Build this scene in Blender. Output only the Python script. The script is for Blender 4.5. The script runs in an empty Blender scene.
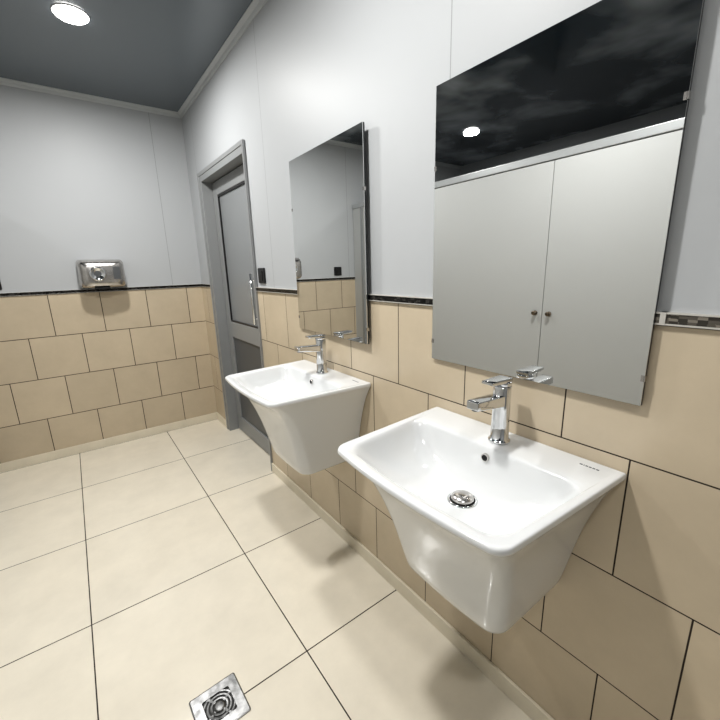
import bpy, bmesh, math, random
from mathutils import Matrix, Vector
random.seed(4)
C = bpy.context.scene.collection
sc = bpy.context.scene
try:
    sc.view_settings.view_transform = 'Standard'
    sc.view_settings.look = 'None'
except Exception: pass
try: sc.view_settings.look = 'Medium High Contrast'
except Exception: pass
sc.view_settings.exposure = -0.08

XW, YB, XL, ZC = 0.884, 3.398, -0.60, 2.466      # tiled right wall, back wall, stall fronts, ceiling
XO, YF = -2.3, -1.2

# ---------------------------------------------------------------- helpers
def obj(name, bm, mat, parent=None, smooth=False, bevel=0, sub=0, auto=None):
    bmesh.ops.recalc_face_normals(bm, faces=bm.faces[:])
    me = bpy.data.meshes.new(name); bm.to_mesh(me); bm.free()
    o = bpy.data.objects.new(name, me); C.objects.link(o)
    if isinstance(mat, (list, tuple)):
        for m in mat: me.materials.append(m)
    else: me.materials.append(mat)
    if smooth:
        for p in me.polygons: p.use_smooth = True
    if parent: o.parent = parent
    if bevel:
        b = o.modifiers.new('bevel', 'BEVEL'); b.width = bevel; b.segments = 3; b.limit_method = 'ANGLE'; b.angle_limit = math.radians(40)
        for p in me.polygons: p.use_smooth = True
        if hasattr(b, 'harden_normals'): b.harden_normals = True
    if sub:
        s = o.modifiers.new('sub', 'SUBSURF'); s.levels = sub; s.render_levels = sub
    return o
def box(bm, x0, x1, y0, y1, z0, z1, M=None):
    v = [bm.verts.new((x, y, z)) for x in (x0, x1) for y in (y0, y1) for z in (z0, z1)]
    if M is not None:
        for q in v: q.co = M @ q.co
    for f in ((0,1,3,2),(4,6,7,5),(0,4,5,1),(2,3,7,6),(0,2,6,4),(1,5,7,3)):
        bm.faces.new([v[i] for i in f])
    return v
def loft(bm, rings, cap0=True, cap1=True):
    R = [[bm.verts.new(p) for p in r] for r in rings]
    n = len(R[0])
    for a, b in zip(R, R[1:]):
        for i in range(n):
            bm.faces.new((a[i], a[(i+1) % n], b[(i+1) % n], b[i]))
    if cap0: bm.faces.new(R[0][::-1])
    if cap1: bm.faces.new(R[-1])
    return R
def circ(r, z, cx=0, cy=0, n=32): return [(cx+r*math.cos(2*math.pi*i/n), cy+r*math.sin(2*math.pi*i/n), z) for i in range(n)]
def lathe(bm, prof, cx=0, cy=0, n=32, axis='z', cap0=True, cap1=True):
    rings = []
    for r, z in prof:
        c = circ(r, z, 0, 0, n)
        if axis == 'z': rings.append([(cx+p[0], cy+p[1], p[2]) for p in c])
        elif axis == 'x': rings.append([(p[2], cx+p[0], cy+p[1]) for p in c])
        elif axis == 'y': rings.append([(cx+p[0], p[2], cy+p[1]) for p in c])
    return loft(bm, rings, cap0, cap1)
def rrect(x0, x1, y0, y1, rs, n=6):
    """rounded rectangle, ccw from (x1,y1); rs radii for corners (x1y1, x0y1, x0y0, x1y0)"""
    pts = []
    cs = ((x1, y1, 1, 1, 0), (x0, y1, -1, 1, 90), (x0, y0, -1, -1, 180), (x1, y0, 1, -1, 270))
    for (cx, cy, sx, sy, a0), r in zip(cs, rs):
        ox, oy = cx-sx*r, cy-sy*r
        for k in range(n+1):
            a = math.radians(a0+90*k/n)
            pts.append((ox+r*math.cos(a), oy+r*math.sin(a)))
    return pts
def thing(name, label, cat, loc=(0,0,0), rotz=0, group=None):
    o = bpy.data.objects.new(name, None); C.objects.link(o); o.empty_display_size = .05
    o.location = loc; o.rotation_euler = (0, 0, rotz); o['label'] = label; o['category'] = cat
    if group: o['group'] = group
    return o
def struct(o, label=None):
    o['kind'] = 'structure'
    if label: o['label'] = label
    return o
def dup(root, loc, rotz, label):
    r = root.copy(); C.objects.link(r); r.location = loc; r.rotation_euler = (0, 0, rotz); r['label'] = label
    for ch in list(root.children):
        c = ch.copy(); C.objects.link(c); c.parent = r
        for g in list(ch.children):
            d = g.copy(); C.objects.link(d); d.parent = c
    return r

# ---------------------------------------------------------------- materials
def mat(name, col, rough=.5, metal=0, coat=0, spec=.5, emis=None, es=0):
    m = bpy.data.materials.new(name); m.use_nodes = True
    b = m.node_tree.nodes['Principled BSDF']
    b.inputs['Base Color'].default_value = (*col, 1); b.inputs['Roughness'].default_value = rough
    b.inputs['Metallic'].default_value = metal; b.inputs['Coat Weight'].default_value = coat; b.inputs['Coat Roughness'].default_value = .05
    b.inputs['Specular IOR Level'].default_value = spec
    if emis: b.inputs['Emission Color'].default_value = (*emis, 1); b.inputs['Emission Strength'].default_value = es
    return m
def N(m, t, **kw):
    n = m.node_tree.nodes.new(t)
    for k, v in kw.items(): setattr(n, k, v)
    return n
def L(m, a, b): m.node_tree.links.new(a, b)
def noise_vary(m, col, amt=.06, scale=6, rough=None):
    b = m.node_tree.nodes['Principled BSDF']
    tc = N(m, 'ShaderNodeTexCoord'); nz = N(m, 'ShaderNodeTexNoise'); nz.inputs['Scale'].default_value = scale; nz.inputs['Detail'].default_value = 4
    L(m, tc.outputs['Object'], nz.inputs['Vector'])
    r = N(m, 'ShaderNodeMapRange'); r.inputs['From Min'].default_value = .3; r.inputs['From Max'].default_value = .7
    r.inputs['To Min'].default_value = 1-amt; r.inputs['To Max'].default_value = 1+amt
    L(m, nz.outputs['Fac'], r.inputs['Value'])
    mx = N(m, 'ShaderNodeVectorMath', operation='SCALE'); mx.inputs[0].default_value = col
    L(m, r.outputs['Result'], mx.inputs['Scale']); L(m, mx.outputs['Vector'], b.inputs['Base Color'])
    return m
def tiles(name, col, grout, w, h, ax, pu, pv, mortar, offset, rough, var=.05, spec=.5):
    """brick/grid tile pattern in object space; ax = axes used for u and v"""
    m = mat(name, col, rough, spec=spec); b = m.node_tree.nodes['Principled BSDF']
    tc = N(m, 'ShaderNodeTexCoord'); sp = N(m, 'ShaderNodeSeparateXYZ'); cb = N(m, 'ShaderNodeCombineXYZ')
    L(m, tc.outputs['Object'], sp.inputs[0])
    for k, (a, p) in enumerate(zip(ax, (pu, pv))):
        s = N(m, 'ShaderNodeMath', operation='SUBTRACT'); s.inputs[1].default_value = p
        L(m, sp.outputs[a], s.inputs[0]); L(m, s.outputs[0], cb.inputs[k])
    br = N(m, 'ShaderNodeTexBrick'); br.offset = offset; br.offset_frequency = 2; br.squash = 1
    br.inputs['Scale'].default_value = 1; br.inputs['Mortar Size'].default_value = mortar; br.inputs['Mortar Smooth'].default_value = .2
    br.inputs['Brick Width'].default_value = w; br.inputs['Row Height'].default_value = h; br.inputs['Bias'].default_value = 0
    c1 = [c*(1-var) for c in col]; c2 = [c*(1+var) for c in col]
    br.inputs['Color1'].default_value = (*c1, 1); br.inputs['Color2'].default_value = (*c2, 1); br.inputs['Mortar'].default_value = (*grout, 1)
    L(m, cb.outputs[0], br.inputs['Vector'])
    nz = N(m, 'ShaderNodeTexNoise'); nz.inputs['Scale'].default_value = 5; nz.inputs['Detail'].default_value = 8; nz.inputs['Roughness'].default_value = .65
    L(m, tc.outputs['Object'], nz.inputs['Vector'])
    r = N(m, 'ShaderNodeMapRange'); r.inputs['From Min'].default_value = .3; r.inputs['From Max'].default_value = .7; r.inputs['To Min'].default_value = .94; r.inputs['To Max'].default_value = 1.05
    L(m, nz.outputs['Fac'], r.inputs['Value'])
    sc_ = N(m, 'ShaderNodeVectorMath', operation='SCALE'); L(m, br.outputs['Color'], sc_.inputs[0]); L(m, r.outputs['Result'], sc_.inputs['Scale'])
    L(m, sc_.outputs['Vector'], b.inputs['Base Color'])
    ro = N(m, 'ShaderNodeMapRange'); ro.inputs['To Min'].default_value = rough; ro.inputs['To Max'].default_value = .85
    L(m, br.outputs['Fac'], ro.inputs['Value']); L(m, ro.outputs['Result'], b.inputs['Roughness'])
    bp = N(m, 'ShaderNodeBump', invert=True); bp.inputs['Strength'].default_value = .6; bp.inputs['Distance'].default_value = .002
    L(m, br.outputs['Fac'], bp.inputs['Height']); L(m, bp.outputs['Normal'], b.inputs['Normal'])
    return m
def panelled(name, col, ax, phase, pitch, rough=.48):
    m = mat(name, col, rough, spec=.35); b = m.node_tree.nodes['Principled BSDF']
    tc = N(m, 'ShaderNodeTexCoord'); sp = N(m, 'ShaderNodeSeparateXYZ'); L(m, tc.outputs['Object'], sp.inputs[0])
    s = N(m, 'ShaderNodeMath', operation='SUBTRACT'); s.inputs[1].default_value = phase; L(m, sp.outputs[ax], s.inputs[0])
    pp = N(m, 'ShaderNodeMath', operation='PINGPONG'); pp.inputs[1].default_value = pitch/2; L(m, s.outputs[0], pp.inputs[0])
    lt = N(m, 'ShaderNodeMath', operation='LESS_THAN'); lt.inputs[1].default_value = .0016; L(m, pp.outputs[0], lt.inputs[0])
    mx = N(m, 'ShaderNodeMixRGB'); mx.inputs[1].default_value = (*col, 1); mx.inputs[2].default_value = (*[c*.62 for c in col], 1)
    L(m, lt.outputs[0], mx.inputs[0]); L(m, mx.outputs[0], b.inputs['Base Color'])
    return m

TILE = (.57, .485, .365)
m_tileR = tiles('beige_wall_tile_side', TILE, (.035, .025, .018), .2875, .29, (1, 2), .395, .02, .0018, .5, .24, .04)
m_tileB = tiles('beige_wall_tile_back', TILE, (.05, .038, .028), .298, .29, (0, 2), .165, .02, .0024, .5, .24, .05)
m_floor = tiles('cream_floor_tile', (.81, .755, .645), (.03, .022, .018), .6, .6, (0, 1), -.144, -.22, .0022, 0, .18, .012, spec=.6)
PAN = (.45, .463, .475)
m_panR = panelled('grey_wall_panel_side', PAN, 1, .771, 1.2)
m_panB = panelled('grey_wall_panel_back', PAN, 0, .665, 1.2)
m_panO = mat('grey_wall_panel_plain', (.30, .31, .32), .4)
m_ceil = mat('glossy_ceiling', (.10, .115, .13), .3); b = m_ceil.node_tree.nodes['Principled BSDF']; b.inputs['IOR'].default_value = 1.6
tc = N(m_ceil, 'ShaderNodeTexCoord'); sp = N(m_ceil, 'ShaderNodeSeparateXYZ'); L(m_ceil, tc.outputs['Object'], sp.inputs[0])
gt = N(m_ceil, 'ShaderNodeMath', operation='GREATER_THAN'); gt.inputs[1].default_value = -.34; L(m_ceil, sp.outputs[0], gt.inputs[0])  # stall side painted near-black, standing in for the dark reflection in the mirrors
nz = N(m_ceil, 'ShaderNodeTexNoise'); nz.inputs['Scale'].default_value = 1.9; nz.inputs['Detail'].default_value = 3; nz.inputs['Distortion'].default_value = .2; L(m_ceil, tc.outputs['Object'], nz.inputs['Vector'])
cr = N(m_ceil, 'ShaderNodeValToRGB'); cr.color_ramp.elements[0].position = .45; cr.color_ramp.elements[0].color = (.010, .022, .034, 1); cr.color_ramp.elements[1].position = .74; cr.color_ramp.elements[1].color = (.42, .46, .50, 1)  # pale smears of that reflection are painted into the ceiling colour too
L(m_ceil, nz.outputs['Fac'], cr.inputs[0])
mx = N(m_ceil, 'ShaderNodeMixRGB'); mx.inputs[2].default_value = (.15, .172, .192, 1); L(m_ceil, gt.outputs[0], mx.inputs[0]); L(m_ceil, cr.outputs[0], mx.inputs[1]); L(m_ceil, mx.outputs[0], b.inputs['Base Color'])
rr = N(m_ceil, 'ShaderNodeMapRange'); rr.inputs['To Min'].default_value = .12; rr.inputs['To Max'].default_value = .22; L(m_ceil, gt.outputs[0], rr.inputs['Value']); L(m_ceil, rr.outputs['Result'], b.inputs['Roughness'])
m_trim = mat('pale_pvc_trim', (.50, .52, .53), .4)
m_cera = mat('white_glazed_ceramic', (.72, .73, .735), .16, coat=.3)
m_chrome = mat('polished_chrome', (.76, .77, .78), .08, 1)
m_silver = mat('silver_edging', (.66, .64, .60), .28, .4)
m_steel = noise_vary(mat('brushed_steel', (.56, .54, .52), .24, 1), (.56, .54, .52), .12, 30)
m_rail = mat('pale_metal_rail', (.46, .47, .475), .3, .5)
m_worn = noise_vary(mat('worn_steel', (.27, .27, .27), .34, .9), (.27, .27, .27), .5, 45)
m_wornd = noise_vary(mat('worn_dark_steel', (.17, .17, .17), .35, .9), (.17, .17, .17), .6, 60)
m_bronze = mat('bronze_knob', (.16, .13, .10), .3, .9)
m_glass = mat('mirror_silver', (.86, .87, .865), .005, 1)
m_black = mat('black_plastic', (.012, .012, .013), .3)
m_edge = mat('dark_mirror_backing', (.02, .022, .024), .4)
m_alu = mat('grey_aluminium', (.30, .308, .312), .4, .2)
m_alud = mat('dark_grey_panel', (.095, .10, .105), .35)
m_frost = mat('grey_door_panel', (.24, .25, .258), .3)
m_stall = mat('stall_board', (.45, .455, .45), .5, spec=.3)
m_dark = mat('dark_hole', (.006, .006, .006), .7)
m_pit = mat('drain_shadow', (.02, .02, .02), .6)
m_skirt = noise_vary(mat('cream_skirting', (.74, .68, .56), .3), (.74, .68, .56), .05, 8)
m_lamp = mat('lamp_diffuser', (1, 1, 1), .5, emis=(1, .98, .95), es=14)
m_white = mat('white_plastic', (.8, .8, .8), .4)
m_ink = mat('grey_print', (.12, .13, .15), .5)

# mosaic listello
m_mos = mat('mosaic_border_lit', (.05, .05, .05), .2, .6); b = m_mos.node_tree.nodes['Principled BSDF']
tc = N(m_mos, 'ShaderNodeTexCoord'); mp = N(m_mos, 'ShaderNodeMapping'); L(m_mos, tc.outputs['Object'], mp.inputs[0]); mp.inputs['Scale'].default_value = (75, 75, 170)
vo = N(m_mos, 'ShaderNodeTexVoronoi', distance='CHEBYCHEV'); vo.inputs['Randomness'].default_value = .35; vo.inputs['Scale'].default_value = 1
L(m_mos, mp.outputs[0], vo.inputs['Vector'])
cr = N(m_mos, 'ShaderNodeValToRGB'); cr.color_ramp.interpolation = 'CONSTANT'
cr.color_ramp.elements[0].color = (.08, .073, .064, 1); cr.color_ramp.elements[1].position = .40; cr.color_ramp.elements[1].color = (.17, .155, .135, 1)  # lightened copy: sheen missing on the strip beside the near mirror is painted in
e = cr.color_ramp.elements.new(.75); e.color = (.34, .31, .27, 1)
sx = N(m_mos, 'ShaderNodeSeparateXYZ'); L(m_mos, vo.outputs['Color'], sx.inputs[0]); L(m_mos, sx.outputs[0], cr.inputs[0]); L(m_mos, cr.outputs[0], b.inputs['Base Color'])
m_mosd = m_mos.copy(); m_mosd.name = 'dark_mosaic_border'
for n_ in m_mosd.node_tree.nodes:
    if n_.type == 'VALTORGB':
        for e_, c_ in zip(n_.color_ramp.elements, (.018, .035, .09)): e_.color = (c_, c_*.95, c_*.9, 1)

# ---------------------------------------------------------------- room shell
DY0, DY1, DZ = 2.212, 3.085, 1.965
bm = bmesh.new(); box(bm, XO-.1, XW+.5, YF-.1, YB+.1, -.1, 0); struct(obj('floor', bm, m_floor), 'cream square floor tiles with thin dark joints')
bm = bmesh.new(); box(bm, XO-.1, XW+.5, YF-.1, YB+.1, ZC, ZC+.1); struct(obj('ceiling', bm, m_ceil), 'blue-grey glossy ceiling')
bm = bmesh.new()
box(bm, XW+.006, XW+.16, YF-.1, DY0, 0, ZC); box(bm, XW+.006, XW+.16, DY1, YB+.1, 0, ZC); box(bm, XW+.006, XW+.16, DY0, DY1, DZ, ZC)
wr = struct(obj('wall_right', bm, m_panR), 'pale grey panelled wall above beige tiles, behind the basins')
bm = bmesh.new(); box(bm, XW, XW+.006, YF, DY0-.012, 0, 1.176); box(bm, XW, XW+.006, DY1+.03, YB, 0, 1.176)
obj('tile_cladding', bm, m_tileR, wr)
bm = bmesh.new(); box(bm, XO-.1, XW+.006, YB+.006, YB+.1, 0, ZC)
wb = struct(obj('wall_back', bm, m_panB), 'pale grey panelled end wall above beige tiles')
bm = bmesh.new(); box(bm, XL, XW, YB, YB+.006, 0, 1.176); obj('tile_cladding', bm, m_tileB, wb)
bm = bmesh.new(); box(bm, XO-.1, XO, YF-.1, YB+.1, 0, ZC); struct(obj('wall_outer', bm, m_panO))
bm = bmesh.new(); box(bm, XO-.1, XW+.16, YF-.1, YF, 0, ZC); struct(obj('wall_front', bm, m_panO))
bm = bmesh.new(); box(bm, XW+.40, XW+.42, DY0-.3, DY1+.3, 0, ZC); struct(obj('wall_corridor', bm, m_panO))
def rail(name, x0, x1, y0, y1, axis):
    bm = bmesh.new(); box(bm, x0, x1, y0, y1, 1.1815, 1.1995)
    t = struct(obj(name, bm, m_mos if name == 'trim_1' else m_mosd), 'dark mosaic border strip along the top of the wall tiles')
    e = .002; ed = .003 if axis == 'y' else .0015
    bm = bmesh.new()
    for z0, z1 in ((1.1815-ed, 1.1815), (1.1995, 1.1995+ed)):
        if axis == 'y': box(bm, x0-e, x1, y0, y1, z0, z1)
        else: box(bm, x0, x1, y0-e, y1, z0, z1)
    if name == 'trim_1': box(bm, x0-.0025, x1, .228, .237, 1.1815-ed, 1.1995+ed)
    obj('metal_edge', bm, m_silver, t)
rail('trim_1', XW-.006, XW+.006, YF, .5, 'y')
rail('trim_6', XW-.006, XW+.006, .5, DY0-.012, 'y')
rail('trim_2', XW-.006, XW+.006, DY1+.03, YB-.008, 'y')
rail('trim_3', XL, XW, YB-.006, YB+.006, 'x')
def cove(name, pts, mat_=m_trim):
    bm = bmesh.new()
    (x0, y0), (x1, y1), (nx, ny) = pts
    prof = [(0, -.030), (.004, -.030), (.008, -.024), (.012, -.014), (.022, -.008), (.030, -.004), (.030, 0), (0, 0)]
    loft(bm, [[(x+nx*a, y+ny*a, ZC+z) for a, z in prof] for x, y in ((x0, y0), (x1, y1))])
    struct(obj(name, bm, mat_), 'pale moulded strip where wall meets ceiling')
cove('trim_4', ((XW+.006, YF), (XW+.006, YB+.006), (-1, 0)))
cove('trim_5', ((XO, YB+.006), (XW+.006, YB+.006), (0, -1)))
bm = bmesh.new(); box(bm, XW-.010, XW, YF, DY0-.012, 0, .062); struct(obj('baseboard_right', bm, m_skirt, bevel=.002), 'cream skirting under the basins')
bm = bmesh.new(); box(bm, XW-.010, XW, DY1+.03, YB-.010, 0, .062); struct(obj('baseboard_corner', bm, m_skirt, bevel=.002))
bm = bmesh.new(); box(bm, XL, XW, YB-.010, YB, 0, .062); struct(obj('baseboard_back', bm, m_skirt, bevel=.002), 'cream skirting along the end wall')

# ---------------------------------------------------------------- toilet stall fronts (seen in the mirrors)
ST = 1.87
def stall_panel(y0, y1, bmx): box(bmx, XL-.025, XL, y0, y1, .0, ST)
bm = bmesh.new(); stall_panel(YF, .50, bm); stall_panel(2.26, 2.42, bm); stall_panel(3.22, YB, bm)
wl = struct(obj('wall_left', bm, m_stall), 'pale grey toilet stall partition')
bm = bmesh.new(); box(bm, XL-.035, XL+.008, YF, YB, ST, ST+.045); obj('top_rail', bm, m_rail, wl, bevel=.004)
for y in (2.28, ):
    bm = bmesh.new(); box(bm, XO, XL-.025, y, y+.02, .1, ST); obj('divider_panel', bm, m_stall, wl)
def knob(parent, y, z):
    bm = bmesh.new(); lathe(bm, [(.015, XL), (.015, XL+.004), (.008, XL+.006), (.008, XL+.012), (.013, XL+.015), (.0145, XL+.022), (.010, XL+.027)], y, z, 24, 'x')
    return obj('knob', bm, m_bronze, parent, smooth=True)
for i, (y0, y1, ks) in enumerate(((.50, 1.27, (1.225,)), (1.27, 2.26, (1.315,)), (2.42, 3.22, (2.49,)))):
    bm = bmesh.new(); box(bm, XL-.022, XL, y0+.002, y1-.002, .02, ST-.004)
    d = struct(obj('door_%d' % (i+2), bm, m_stall, bevel=.001), 'pale grey toilet stall door reflected in the mirror')
    for k in ks: knob(d, k, .985)
    if i == 2:
        bm = bmesh.new()
        box(bm, XL, XL+.016, y0-.03, y0+.002, 0, ST-.002); box(bm, XL, XL+.016, y1-.002, y1+.03, 0, ST-.002)
        obj('door_frame', bm, m_alu, d)

# ---------------------------------------------------------------- entrance door in the right wall
d1 = bpy.data.objects.new('door_1', None); C.objects.link(d1); d1.location = (0, 0, 0); struct(d1, 'grey aluminium door with long pull handle, set back beside the corner')
bm = bmesh.new()
box(bm, XW-.008, XW+.16, DY1-.04, DY1, 0, DZ)
box(bm, XW-.008, XW+.05, DY0, DY0+.008, 0, DZ); box(bm, XW+.10, XW+.16, DY0, DY0+.03, 0, DZ)
box(bm, XW-.008, XW+.16, DY0+.008, DY1-.04, DZ-.04, DZ)
fr = obj('door_frame', bm, m_alu, d1, bevel=.002)
bm = bmesh.new()
box(bm, XW-.012, XW+.004, DY1, DY1+.03, 0, DZ+.025); box(bm, XW-.012, XW+.004, DY0-.012, DY0, 0, DZ+.025); box(bm, XW-.012, XW+.004, DY0, DY1, DZ, DZ+.025)
obj('casing', bm, m_alu, d1, bevel=.002)
LX = XW+.066
ly0, ly1, lz1 = DY0+.010, DY1-.044, DZ-.045
bm = bmesh.new(); s = .11
box(bm, LX, LX+.04, ly1-.085, ly1, .008, lz1); box(bm, LX, LX+.04, ly0, ly0+s+.05, .008, lz1)
y_a, y_b = ly0+s+.05, ly1-.085
for z0, z1 in ((.008, .13), (.80, .92), (lz1-.09, lz1)): box(bm, LX, LX+.04, y_a, y_b, z0, z1)
lf = obj('door_leaf', bm, m_alu, d1, bevel=.003)
bm = bmesh.new(); box(bm, LX+.014, LX+.024, y_a, y_b, .92, lz1-.09); obj('upper_panel', bm, m_frost, lf)
bm = bmesh.new(); box(bm, LX+.012, LX+.024, y_a, y_b, .13, .80); obj('lower_panel', bm, m_alud, lf)
bm = bmesh.new()
for y0, y1, z0, z1 in ((y_a, y_b, .92, .932), (y_a, y_b, lz1-.102, lz1-.09), (y_a, y_a+.012, .932, lz1-.102), (y_b-.012, y_b, .932, lz1-.102)):
    box(bm, LX+.004, LX+.014, y0, y1, z0, z1)
obj('panel_gasket', bm, m_black, lf)
bm = bmesh.new()
hy = ly0+.130
for z in (1.00, 1.24): lathe(bm, [(.008, LX-.035), (.008, LX)], hy, z, 16, 'x')
lathe(bm, [(.004, .958), (.010, .962), (.010, 1.278), (.004, 1.282)], LX-.040, hy, 16, 'z')
obj('pull_handle', bm, m_chrome, lf, smooth=True)
bm = bmesh.new(); lathe(bm, [(.016, LX-.008), (.016, LX)], hy, .86, 20, 'x'); obj('keyhole', bm, m_steel, lf)

# ---------------------------------------------------------------- washbasins
def basin_ring(d0, d1, hw, z, rf, rb, bow=0, n=8, taper=0):
    pts = rrect(-d1, -d0, -hw, hw, (rb, rf, rf, rb), n)
    out = []
    m = len(pts); per = n+1
    for c in range(4):
        seg = pts[c*per:(c+1)*per]
        out += seg
        a = seg[-1]; b_ = pts[((c+1) % 4)*per]
        for k in range(1, 6): out.append((a[0]+(b_[0]-a[0])*k/6, a[1]+(b_[1]-a[1])*k/6))
    res = []
    for x, y in out:
        t = (-x-d0)/(d1-d0)
        xx = x - bow*t*(1-(y/hw)**2)
        yy = y*(1-taper*t)
        res.append((xx, yy, z))
    return res
BZ = .486
def make_basin(label):
    t = thing('washbasin', label, 'washbasin', (XW-.0005, 1.395, BZ), 0)
    Z = lambda z: z-BZ
    spec = [ # d0,d1,hw,z,rf,rb,bow,taper
        (.010, .238, .136, .486, .032, .02, .004, .02),
        (.002, .254, .152, .489, .038, .02, .006, .02),
        (.000, .261, .159, .498, .040, .01, .008, .03),
        (.000, .271, .169, .547, .040, .006, .010, .04),
        (.000, .285, .181, .608, .039, .005, .010, .05),
        (.000, .303, .195, .673, .037, .005, .010, .06),
        (.000, .325, .213, .735, .035, .005, .010, .07),
        (.000, .350, .232, .785, .034, .005, .012, .08),
        (.000, .377, .249, .818, .032, .005, .014, .09),
        (.000, .399, .261, .836, .030, .005, .016, .10),
        (.000, .409, .266, .843, .030, .005, .017, .10),
        (.000, .412, .268, .846, .030, .005, .017, .10),
        (.000, .413, .268, .849, .030, .005, .017, .10),
        (.000, .412, .268, .8560, .030, .005, .017, .10),
        (.001, .410, .266, .8585, .030, .005, .017, .10),
        (.004, .405, .262, .859, .030, .008, .017, .10),
        (.020, .396, .252, .858, .032, .02, .016, .10),
        (.040, .391, .246, .8565, .036, .03, .016, .10),
        (.106, .386, .241, .8545, .040, .04, .015, .10),
        (.1105, .380, .237, .850, .042, .042, .014, .10),
        (.113, .372, .231, .838, .046, .045, .011, .09),
        (.118, .356, .216, .808, .052, .050, .007, .08),
        (.126, .332, .192, .778, .060, .055, .003, .06),
        (.140, .300, .148, .756, .060, .060, 0, .03),
        (.162, .258, .080, .744, .045, .045, 0, 0),
        (.178, .232, .028, .740, .027, .027, 0, 0)]
    bm = bmesh.new()
    loft(bm, [basin_ring(a, b_, h, Z(z), rf, rb, bow, 6, tp) for a, b_, h, z, rf, rb, bow, tp in spec])
    bo = obj('basin', bm, m_cera, t, smooth=True, sub=1)
    D = -.0245; DX = -.202
    bm = bmesh.new(); lathe(bm, [(.036, Z(.763+D)), (.036, Z(.7672+D)), (.0335, Z(.7695+D)), (.030, Z(.769+D)), (.0295, Z(.766+D))], DX, 0, 40)
    dr = obj('drain_ring', bm, m_chrome, t, smooth=True)
    bm = bmesh.new(); lathe(bm, [(.0292, Z(.7662+D)), (.0292, Z(.7665+D))], DX, 0, 40); obj('drain_gap', bm, m_dark, dr)
    bm = bmesh.new(); lathe(bm, [(.024, Z(.766+D)), (.0272, Z(.770+D)), (.0275, Z(.773+D)), (.025, Z(.777+D)), (.019, Z(.7808+D)), (.011, Z(.7830+D)), (.003, Z(.7838+D))], DX, 0, 40); obj('drain_plug', bm, m_steel, dr, smooth=True)
    bm = bmesh.new(); lathe(bm, [(.0105, -.1205), (.0105, -.112)], 0, Z(.826), 28, 'x')
    ov = obj('overflow_ring', bm, m_steel, t)
    bm = bmesh.new(); lathe(bm, [(.0078, -.1210), (.0078, -.1195)], 0, Z(.826), 24, 'x'); obj('overflow_hole', bm, m_dark, ov)
    bm = bmesh.new()
    y = -.185
    for w in (.006, .002, .005, .005, .005, .006):
        box(bm, -.033, -.029, y-w, y, Z(.8568), Z(.8578)); y -= w+.0022
    obj('printed_mark', bm, m_ink, t)
    return t
b1 = make_basin('white square ceramic washbasin farther back, nearer the grey door')
b1['group'] = 'wall hung washbasins'
b2 = dup(b1, (XW-.0005, .52, BZ), 0, 'large white square ceramic washbasin in the foreground under the bigger-looking mirror')

# ---------------------------------------------------------------- faucets
def make_faucet(label):
    t = thing('faucet', label, 'faucet', (XW-.062, 1.395, .856), 0, 'chrome basin mixers')
    bm = bmesh.new()
    lathe(bm, [(.0275, 0), (.0275, .004), (.0260, .006), (.0222, .008), (.0216, .05), (.0216, .10), (.0220, .147), (.0213, .1485)], 0, 0, 40)
    obj('faucet_body', bm, m_chrome, t, smooth=True)
    bm = bmesh.new()
    rings = []
    for x, zc, hh, hw in ((-.005, .112, .0145, .0175), (-.03, .114, .0135, .0175), (-.07, .118, .0120, .0170), (-.105, .1215, .0108, .0168), (-.116, .1225, .0102, .0165), (-.118, .1226, .0090, .0152)):
        rings.append([(x, a, zc+b_) for a, b_ in rrect(-hw, hw, -hh, hh, (.0025,)*4, 3)])
    loft(bm, rings)
    sp = obj('spout', bm, m_chrome, t, smooth=False, bevel=.0008)
    bm = bmesh.new(); lathe(bm, [(.0095, .1075), (.0105, .1085), (.0105, .114)], -.103, 0, 24); obj('aerator', bm, m_alud, sp, smooth=True)
    bm = bmesh.new(); lathe(bm, [(.0190, .1485), (.0190, .1495), (.0220, .1500), (.0220, .158), (.0210, .160)], 0, 0, 40)
    cap = obj('cartridge_cap', bm, m_chrome, t, smooth=True)
    bm = bmesh.new(); rings = []
    for x, zc, hh, hw in ((.0180, .1635, .003, .015), (.015, .1635, .0052, .0175), (.0, .1638, .0054, .0185), (-.03, .1645, .0050, .0175), (-.048, .1652, .0045, .0165), (-.062, .166, .0040, .0158), (-.065, .1662, .0026, .0145)):
        rings.append([(x, a, zc+b_) for a, b_ in rrect(-hw, hw, -hh, hh, (.0014,)*4, 2)])
    loft(bm, rings); obj('lever', bm, m_chrome, t, bevel=.0006)
    bm = bmesh.new(); lathe(bm, [(.0035, -.0226), (.0035, -.0210)], 0, .154, 16, 'x'); obj('temperature_mark', bm, m_ink, t)
    return t
f1 = make_faucet('chrome single-lever faucet on the far washbasin')
f2 = dup(f1, (XW-.062, .52, .856), 0, 'chrome single-lever faucet on the foreground washbasin')

# ---------------------------------------------------------------- mirrors
def make_mirror(label):
    t = thing('wall_mirror', label, 'mirror', (0, 0, 0), 0, 'frameless mirrors above the basins')
    H, W = .749, .56
    bm = bmesh.new(); box(bm, -.0065, 0, -W, 0, 0, H); obj('backing', bm, m_edge, t)
    bm = bmesh.new(); box(bm, -.009, -.0065, -W, 0, 0, H); obj('glass', bm, m_glass, t)
    for y, s_ in ((-W, 1), (0, -1)):
        for z in (.05, H-.21):
            bm = bmesh.new(); box(bm, -.0105, 0, y-.0012, y+.0012, z, z+.012); box(bm, -.0105, -.009, min(y, y+s_*.006), max(y, y+s_*.006), z, z+.012)
            obj('clip', bm, m_steel, t)
    return t
mi1 = make_mirror('tall frameless mirror nearer the grey door, above the far washbasin')
mi1.location = (XW-.001, 1.677, 1.017); mi1.rotation_euler = (0, 0, -.022)
mi2 = dup(mi1, (XW-.001, .804, 1.016), -.008, 'large frameless mirror in the foreground, above the near washbasin')

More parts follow.
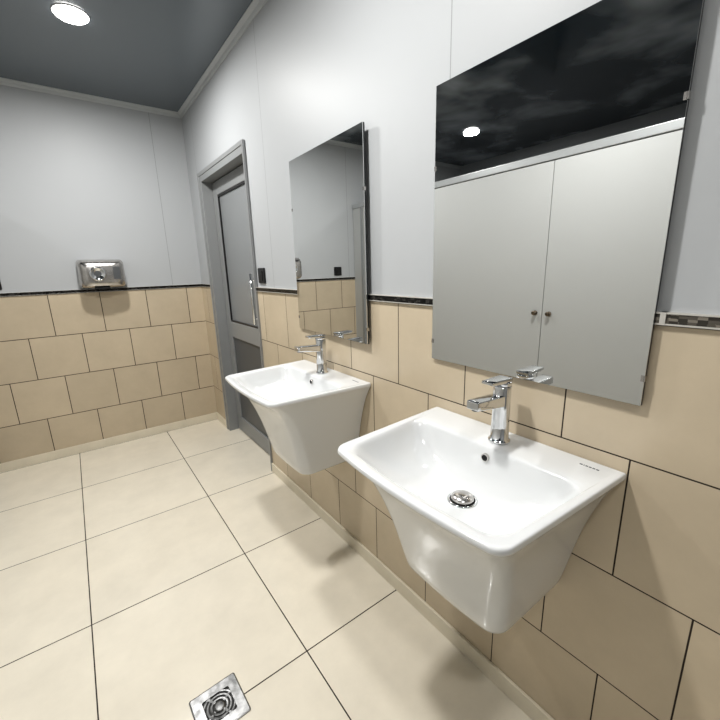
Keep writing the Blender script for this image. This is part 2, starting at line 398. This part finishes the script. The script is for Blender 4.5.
# ---------------------------------------------------------------- hand dryer
hd = thing('hand_dryer', 'polished steel hand dryer mounted on the end wall above the border strip', 'hand dryer', (.20, YB+.006, 1.207))
bm = bmesh.new(); rings = []
for y, hw, z0, z1, r in ((0, .138, .004, .196, .02), (-.03, .140, .002, .198, .022), (-.10, .136, .004, .192, .026), (-.135, .126, .010, .180, .030), (-.150, .108, .022, .165, .032), (-.154, .09, .035, .15, .03)):
    rings.append([(a, y, b_) for a, b_ in rrect(-hw, hw, z0, z1, (r,)*4, 5)])
loft(bm, rings); hb = obj('housing', bm, m_steel, hd, smooth=True)
bm = bmesh.new(); lathe(bm, [(.050, -.150), (.050, -.162), (.044, -.168), (.036, -.166), (.030, -.160)], -.03, .098, 40, 'y', cap1=True); nz = obj('push_button', bm, m_chrome, hd, smooth=True)
bm = bmesh.new(); lathe(bm, [(.020, -.160), (.020, -.1625)], -.03, .098, 32, 'y'); obj('button_centre', bm, m_alud, nz)
bm = bmesh.new(); box(bm, -.06, .03, -.14, -.07, -.004, .006); obj('air_outlet', bm, m_dark, hd)
bm = bmesh.new(); box(bm, .062, .104, -.156, -.150, .06, .145); obj('instruction_plate', bm, m_alud, hd)

# ---------------------------------------------------------------- switches
def plate(label, loc, rz):
    t = thing('wall_switch', label, 'switch', loc, rz, None)
    bm = bmesh.new(); rings = [[(x, a, b_) for a, b_ in rrect(-w, w, -w, w, (.006,)*4, 3)] for x, w in ((0, .043), (-.007, .043), (-.010, .040))]
    loft(bm, rings); obj('face_plate', bm, m_black, t)
    bm = bmesh.new(); box(bm, -.013, -.009, -.022, .022, -.028, .028); obj('rocker', bm, m_black, t, bevel=.001)
    return t
plate('small square black switch on the side wall between the door and the far mirror', (XW+.006, 2.118, 1.268), 0)
plate('small square black switch on the end wall, left of the hand dryer', (-.395, YB+.006, 1.265), math.pi/2)

# ---------------------------------------------------------------- floor drain
fd = thing('floor_drain', 'square steel floor drain with a dark round opening in the cream floor', 'drain', (.158, .992, 0), math.radians(2))
bm = bmesh.new(); S = .072
outer = rrect(-S, S, -S, S, (.006,)*4, 9)
o0 = [bm.verts.new((x, y, 0)) for x, y in outer]; o1 = [bm.verts.new((x, y, .003)) for x, y in outer]; o2 = [bm.verts.new((x*.95, y*.95, .0045)) for x, y in outer]
cc = []; n = len(outer)
for x, y in outer:
    a = math.atan2(y, x); cc.append((.056*math.cos(a), .056*math.sin(a)))
i0 = [bm.verts.new((x, y, .0045)) for x, y in cc]; i1 = [bm.verts.new((x*.97, y*.97, .001)) for x, y in cc]
for A, B in ((o0, o1), (o1, o2), (o2, i0), (i0, i1)):
    for i in range(n): bm.faces.new((A[i], A[(i+1) % n], B[(i+1) % n], B[i]))
obj('drain_frame', bm, m_worn, fd)
bm = bmesh.new(); lathe(bm, [(.055, .0003), (.055, .001)], 0, 0, 40); obj('drain_pit', bm, m_pit, fd)
bm = bmesh.new()
for r in (.049, .038, .027):
    lathe(bm, [(r, .001), (r, .0032), (r-.002, .0036), (r-.006, .0032), (r-.006, .001)], 0, 0, 40, cap0=False, cap1=False)
for k in range(4):
    M = Matrix.Rotation(math.pi*k/2+.5, 4, 'Z'); box(bm, .012, .047, -.003, .003, .001, .0028, M)
gr = obj('grate', bm, m_wornd, fd)
bm = bmesh.new(); lathe(bm, [(.017, .001), (.017, .0032), (.012, .0042), (.002, .0045)], 0, 0, 32); obj('grate_centre', bm, m_wornd, fd, smooth=True)

# ---------------------------------------------------------------- ceiling lights
def make_light(label, loc):
    t = thing('ceiling_light', label, 'light', loc, 0, 'round ceiling downlights')
    bm = bmesh.new(); lathe(bm, [(.072, 0), (.072, -.003), (.070, -.004), (.068, -.003)], 0, 0, 48, cap0=False, cap1=False); obj('light_rim', bm, m_white, t, smooth=True)
    bm = bmesh.new(); lathe(bm, [(.069, -.001), (.068, -.006), (.060, -.012), (.045, -.016), (.008, -.018)], 0, 0, 48); obj('diffuser', bm, m_lamp, t, smooth=True)
    return t
l1 = make_light('round glowing ceiling light toward the end wall, upper left', (.208, 2.44, ZC))
spots = [((.208, 2.44), None, 21), ((.08, .95), 'unseen round ceiling light added to brighten the wall above the mirrors', 23), ((-.10, -.35), 'unseen round fill light added at the near end of the room, out beyond the foreground washbasin', 8),  # second and third lamps are unseen additions, a wall brightener and a soft fill
         ((-1.36, 2.49), 'round ceiling light over the toilet stalls, seen in the near mirror', 5), ((-1.36, .45), 'round ceiling light over the near toilet stall', 4)]
for (x, y), lab, pw in spots:
    if lab: dup(l1, (x, y, ZC), 0, lab)
    ld = bpy.data.lights.new('downlight_lamp', 'AREA'); ld.shape = 'DISK'; ld.size = .13; ld.energy = pw; ld.color = (1, .99, .965)
    lo = bpy.data.objects.new('downlight_lamp', ld); C.objects.link(lo); lo.location = (x, y, ZC-.020)

w = bpy.data.worlds.new('world'); sc.world = w; w.use_nodes = True
w.node_tree.nodes['Background'].inputs[0].default_value = (.8, .85, .9, 1); w.node_tree.nodes['Background'].inputs[1].default_value = .3

# ---------------------------------------------------------------- camera (solved from the photo's vanishing points)
R = Matrix(((0.80026, 0.16348, -0.57694), (-0.59899, 0.17295, -0.78185), (-0.02804, 0.97127, 0.23632)))
cd = bpy.data.cameras.new('camera'); co = bpy.data.objects.new('camera', cd); C.objects.link(co)
cd.sensor_width = 36; cd.lens = 381.9/720*36; cd.clip_start = .01
M = R.to_4x4(); M.translation = Vector((0, 0, 1.3)); co.matrix_world = M
sc.camera = co
